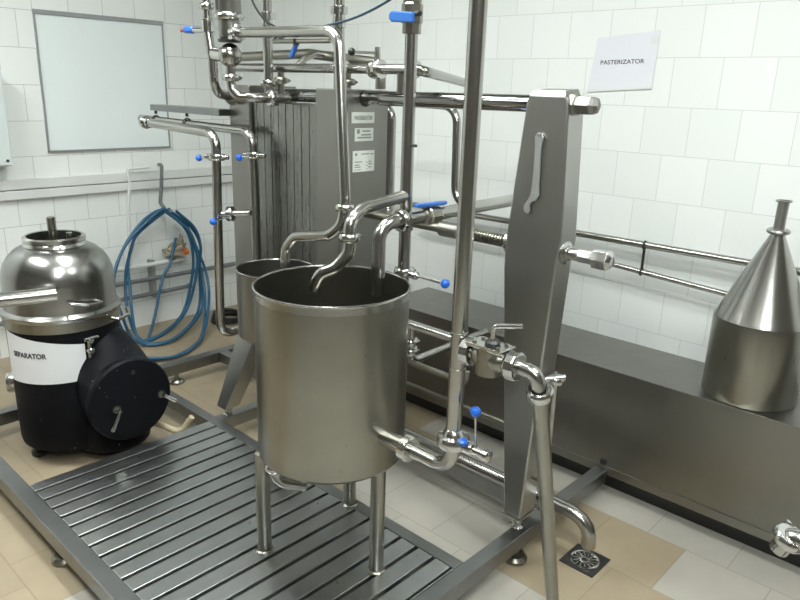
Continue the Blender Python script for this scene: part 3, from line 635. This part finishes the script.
t = thing('paper_sign', 'PASTERIZATOR paper in a clear plastic pocket stuck on the right wall tiles', 'sign', (-1.49, 2.998, 1.74))
c4 = [V((-1.646, 2.9975, 1.616)), V((-1.342, 2.9975, 1.636)), V((-1.336, 2.9975, 1.871)), V((-1.618, 2.9975, 1.846))]
B().prism(c4, (0, -.0015, 0)).obj('sheet', 'film', t)
ed = B()
ed.prism([c4[0]+V((0, -.0015, 0)), c4[1]+V((0, -.0015, 0)), c4[1]+V((0, -.0015, .010)), c4[0]+V((0, -.0015, .010))], (0, -.002, 0))
plabel(ed.obj('pocket_edge', 'whiteplastic', t), 'shiny bottom edge of the pocket')
ex = (c4[1]-c4[0]).normalized()
text('lettering', 'PASTERIZATOR', .025, (-1.492, 2.9957, 1.745), (1, 0, .03), (-.03, 0, 1), 'ink', t, .0003, .203)
q = B(); q.prism([(-1.375, 2.996, 1.822), (-1.35, 2.996, 1.812), (-1.335, 2.996, 1.835), (-1.352, 2.996, 1.85), (-1.372, 2.996, 1.842)], (0, -.001, 0)); q.obj('tape', 'whiteplastic', t)

t = thing('wall_board', 'large blank white board with a grey top edge mounted on the left wall', 'board', (XL, 2.02, 1.58))
B().box(XL, XL+.012, 1.638, 2.398, 1.198, 1.945).obj('panel', 'panel', t, .002)
B().box(XL, XL+.020, 1.628, 2.408, 1.943, 1.968).obj('top_edge', 'alu', t, .002)
B().box(XL, XL+.016, 2.398, 2.406, 1.19, 1.943).obj('side_edge', 'alu', t)
B().box(XL, XL+.016, 1.630, 1.638, 1.19, 1.943).obj('side_edge', 'alu', t)
B().box(XL, XL+.018, 1.630, 2.406, 1.188, 1.198).obj('bottom_edge', 'alu', t)

t = thing('electrical_cabinet', 'pale grey wall cabinet at the edge of the picture above the trunking', 'cabinet', (XL, 1.15, 1.38))
B().box(XL, -4.205, .90, 1.388, 1.135, 1.64).obj('case', 'greypaint', t, .004)
B().box(-4.205, -4.195, .905, 1.383, 1.14, 1.635).obj('door', 'greypaint', t, .003)
B().lathe((-4.195, 1.36, 1.165), (1, 0, 0), [(.008, 0), (.008, .004)], 12).obj('lock', 'dark', t)

t = thing('cable_trunking', 'long white cable trunking running along the left wall', 'trunking', (XL, .5, .99))
B().prism([(XL, YN+.01, z) for z in ()] or [(XL, -2.0, .932), (XL+.035, -2.0, .932), (XL+.035, -2.0, .982), (XL, -2.0, .982)], (0, 4.98, 0)).obj('lower_duct', 'whiteplastic', t, .003)
B().prism([(XL, -2.0, .988), (XL+.028, -2.0, .988), (XL+.028, -2.0, 1.045), (XL, -2.0, 1.045)], (0, 4.98, 0)).obj('upper_duct', 'whiteplastic', t, .003)
tag(B().tube([(-4.285, 2.23, 1.075), (-4.285, 2.075, 1.07), (-4.285, 2.085, .98), (-4.285, 2.065, .86), (-4.285, 2.045, .44)], .0095, .02, 12).obj('white_conduit', 'whiteplastic', loc=(-4.285, 2.06, .8)), 'thin white conduit bent over the trunking beside the coiled hose', 'conduit')
t = thing('hose_hook', 'dark grey metal strap hook carrying the coiled blue hose', 'hook', (-4.27, 2.26, .95))
B().tube([(-4.30, 2.30, 1.085), (-4.262, 2.30, 1.085), (-4.258, 2.285, .95), (-4.25, 2.265, .845), (-4.20, 2.29, .775), (-4.165, 2.29, .80)], .012, .02, 10).obj('strap', 'strap', t)
hose = [[(-4.2, 2.254, .805), (-4.2, 2.198, .797), (-4.2, 2.104, .742), (-4.2, 1.994, .627), (-4.18, 1.9, .477), (-4.12, 1.832, .326), (-4.08, 1.837, .172), (-4.10, 1.90, .04), (-4.032, 1.972, .014), (-4.12, 2.18, .014), (-4.2, 2.36, .1), (-4.2, 2.447, .383), (-4.2, 2.437, .588), (-4.2, 2.37, .712), (-4.2, 2.275, .797)],
        [(-4.225, 2.286, .797), (-4.22, 2.232, .787), (-4.22, 2.078, .674), (-4.22, 2.029, .57), (-4.22, 1.986, .459), (-4.19, 1.953, .325), (-4.12, 1.926, .18), (-4.06, 1.94, .05), (-3.96, 1.98, .014), (-3.94, 2.12, .014), (-4.12, 2.38, .04), (-4.2, 2.487, .145), (-4.22, 2.508, .373), (-4.22, 2.525, .527), (-4.22, 2.464, .66), (-4.22, 2.324, .784)],
        [(-4.245, 2.282, .789), (-4.24, 2.36, .761), (-4.24, 2.449, .656), (-4.24, 2.499, .494), (-4.2, 2.515, .321), (-4.1, 2.467, .17), (-3.90, 2.32, .04), (-3.754, 2.17, .014), (-3.661, 1.965, .014), (-3.72, 1.80, .014)],
        [(-4.24, 2.355, .60), (-4.22, 2.289, .44), (-4.2, 2.213, .339), (-4.1, 2.094, .144), (-4.06, 2.017, .016), (-3.96, 1.92, .016)]]
t = thing('coiled_hose', 'blue water hose coiled on the wall hook and trailing onto the floor', 'hose', (-4.2, 2.28, .79))
q = B()
for h in hose: q.tube(h, .0095, smooth=True, seg=12)
for j in (0, 1, 2):
    q.tube([V(p)+V((.028, .018*math.sin(i*1.3+j), .012*math.cos(i*1.1+j)+(.004 if p[2] > .7 else .012))) for i, p in enumerate(hose[j])], .0095, smooth=True, seg=12)
q.obj('hose', 'hose', t)
t = thing('old_rag', 'crumpled brown rag with orange bits stuffed on the wall pipe beside the blue hose', 'rag', (-4.25, 2.37, .45))
def crumple(c, s, n, mat, name, k):
    rnd = random.Random(k); q = B(); bm = q.bm
    bmesh.ops.create_icosphere(bm, subdivisions=3, radius=1)
    ph = [rnd.uniform(0, 6) for _ in range(9)]
    for v in bm.verts:
        x, y, z = v.co
        f = 1+.28*math.sin(5*x+ph[0])*math.sin(6*y+ph[1])+.22*math.sin(7*z+ph[2]+3*x)+.18*math.sin(11*y+ph[3])*math.cos(9*z+ph[4])
        v.co = V((c[0]+x*s[0]*f, c[1]+y*s[1]*f, c[2]+z*s[2]*f))
    return q.obj(name, mat, t, angle=60)
crumple((-4.265, 2.36, .505), (.035, .075, .045), 1, 'rag', 'cloth', 3)
crumple((-4.245, 2.42, .495), (.022, .022, .024), 1, 'orange', 'orange_scrap', 5)
crumple((-4.26, 2.40, .555), (.018, .02, .05), 1, 'rag', 'cloth_corner', 9)
t = thing('low_wall_pipes', 'group of pipes running low along the left wall behind the hose', 'pipe', (-4.27, 2.0, .3))
plabel(B().tube([(-4.285, .3, .43), (-4.285, 2.44, .435)], .016, None, 14).obj('white_pipe', 'whiteplastic', t), 'white plastic pipe')
B().tube([(-4.285, .3, .34), (-4.285, 2.95, .335)], .015, None, 14).obj('dark_pipe', 'strap', t)
s = B().tube([(-4.285, .3, .225), (-4.285, 2.45, .235)], .014, None, 14).obj('dark_pipe', 'strap', t)
B().lathe((-4.285, 2.44, .235), (0, 1, 0), [(.015, 0), (.022, .004), (.022, .03), (.012, .034)], 16).obj('end_fitting', 'chrome', s)
br2 = B()
for y in (.6, 1.75, 2.2): br2.box(XL, -4.28, y-.012, y+.012, .205, .46)
br2.obj('wall_brackets', 'alu', t)
t = thing('coiled_cable', 'black cable coil lying on the floor in the corner behind the long pipes', 'cable', (-4.05, 2.62, 0))
q = B()
for i in range(4): q.torus((-4.05+.012*i, 2.62-.01*i, .011+.018*i), (.06*i-.08, .05*(i % 2), 1), .12-.008*i, .009, 36, 8)
q.obj('coil', 'black', t)
tag(B().tube([(-1.40, 1.72, 2.05), (-1.55, 1.72, 1.93), (-1.69, 1.72, 1.866), (-1.85, 1.72, 1.823), (-2.02, 1.70, 1.797), (-2.09, 1.65, 1.775), (-2.095, 1.60, 1.755)], .0042, smooth=True, seg=10).obj('signal_cable', 'darkcable', loc=(-2.1, 1.72, 1.8)), 'thin blue-black cable sagging down from the top edge to the bent overflow pipe', 'cable')
tag(B().tube([(-2.36, 1.655, 2.0), (-2.335, 1.67, 1.90), (-2.30, 1.70, 1.835), (-2.26, 1.74, 1.80), (-2.37, 1.785, 1.77)], .004, smooth=True, seg=10).obj('black_cable', 'black', loc=(-2.33, 1.67, 1.9)), 'short black cable curling from the filter to the slim upright pipe', 'cable')

# ------------------------------------------------------------------ camera, render settings
def cam_axes(yaw, pit, rol):
    F = V((math.cos(yaw)*math.cos(pit), math.sin(yaw)*math.cos(pit), -math.sin(pit)))
    r = F.cross(V((0, 0, 1))).normalized(); d = F.cross(r)
    c, s = math.cos(rol), math.sin(rol)
    return r*c+d*s, d*c-r*s, F
r_, d_, f_ = cam_axes(math.radians(132.653), math.radians(16.766), math.radians(-1.812))
cd = bpy.data.cameras.new('camera'); cam = bpy.data.objects.new('camera', cd); COL.objects.link(cam)
cam.matrix_world = Matrix(((r_.x, -d_.x, -f_.x, 0), (r_.y, -d_.y, -f_.y, 0), (r_.z, -d_.z, -f_.z, 1.6), (0, 0, 0, 1)))
cd.sensor_width = 36; cd.lens = 697.1/800*36; cd.clip_start = .02
SC.camera = cam
w = bpy.data.worlds.new('world'); SC.world = w; w.use_nodes = True
w.node_tree.nodes['Background'].inputs[0].default_value = (.6, .65, .7, 1); w.node_tree.nodes['Background'].inputs[1].default_value = .1
SC.view_settings.view_transform = 'Standard'; SC.view_settings.look = 'None'; SC.view_settings.gamma = 1; SC.view_settings.use_curve_mapping = False
SC.view_settings.exposure = 0
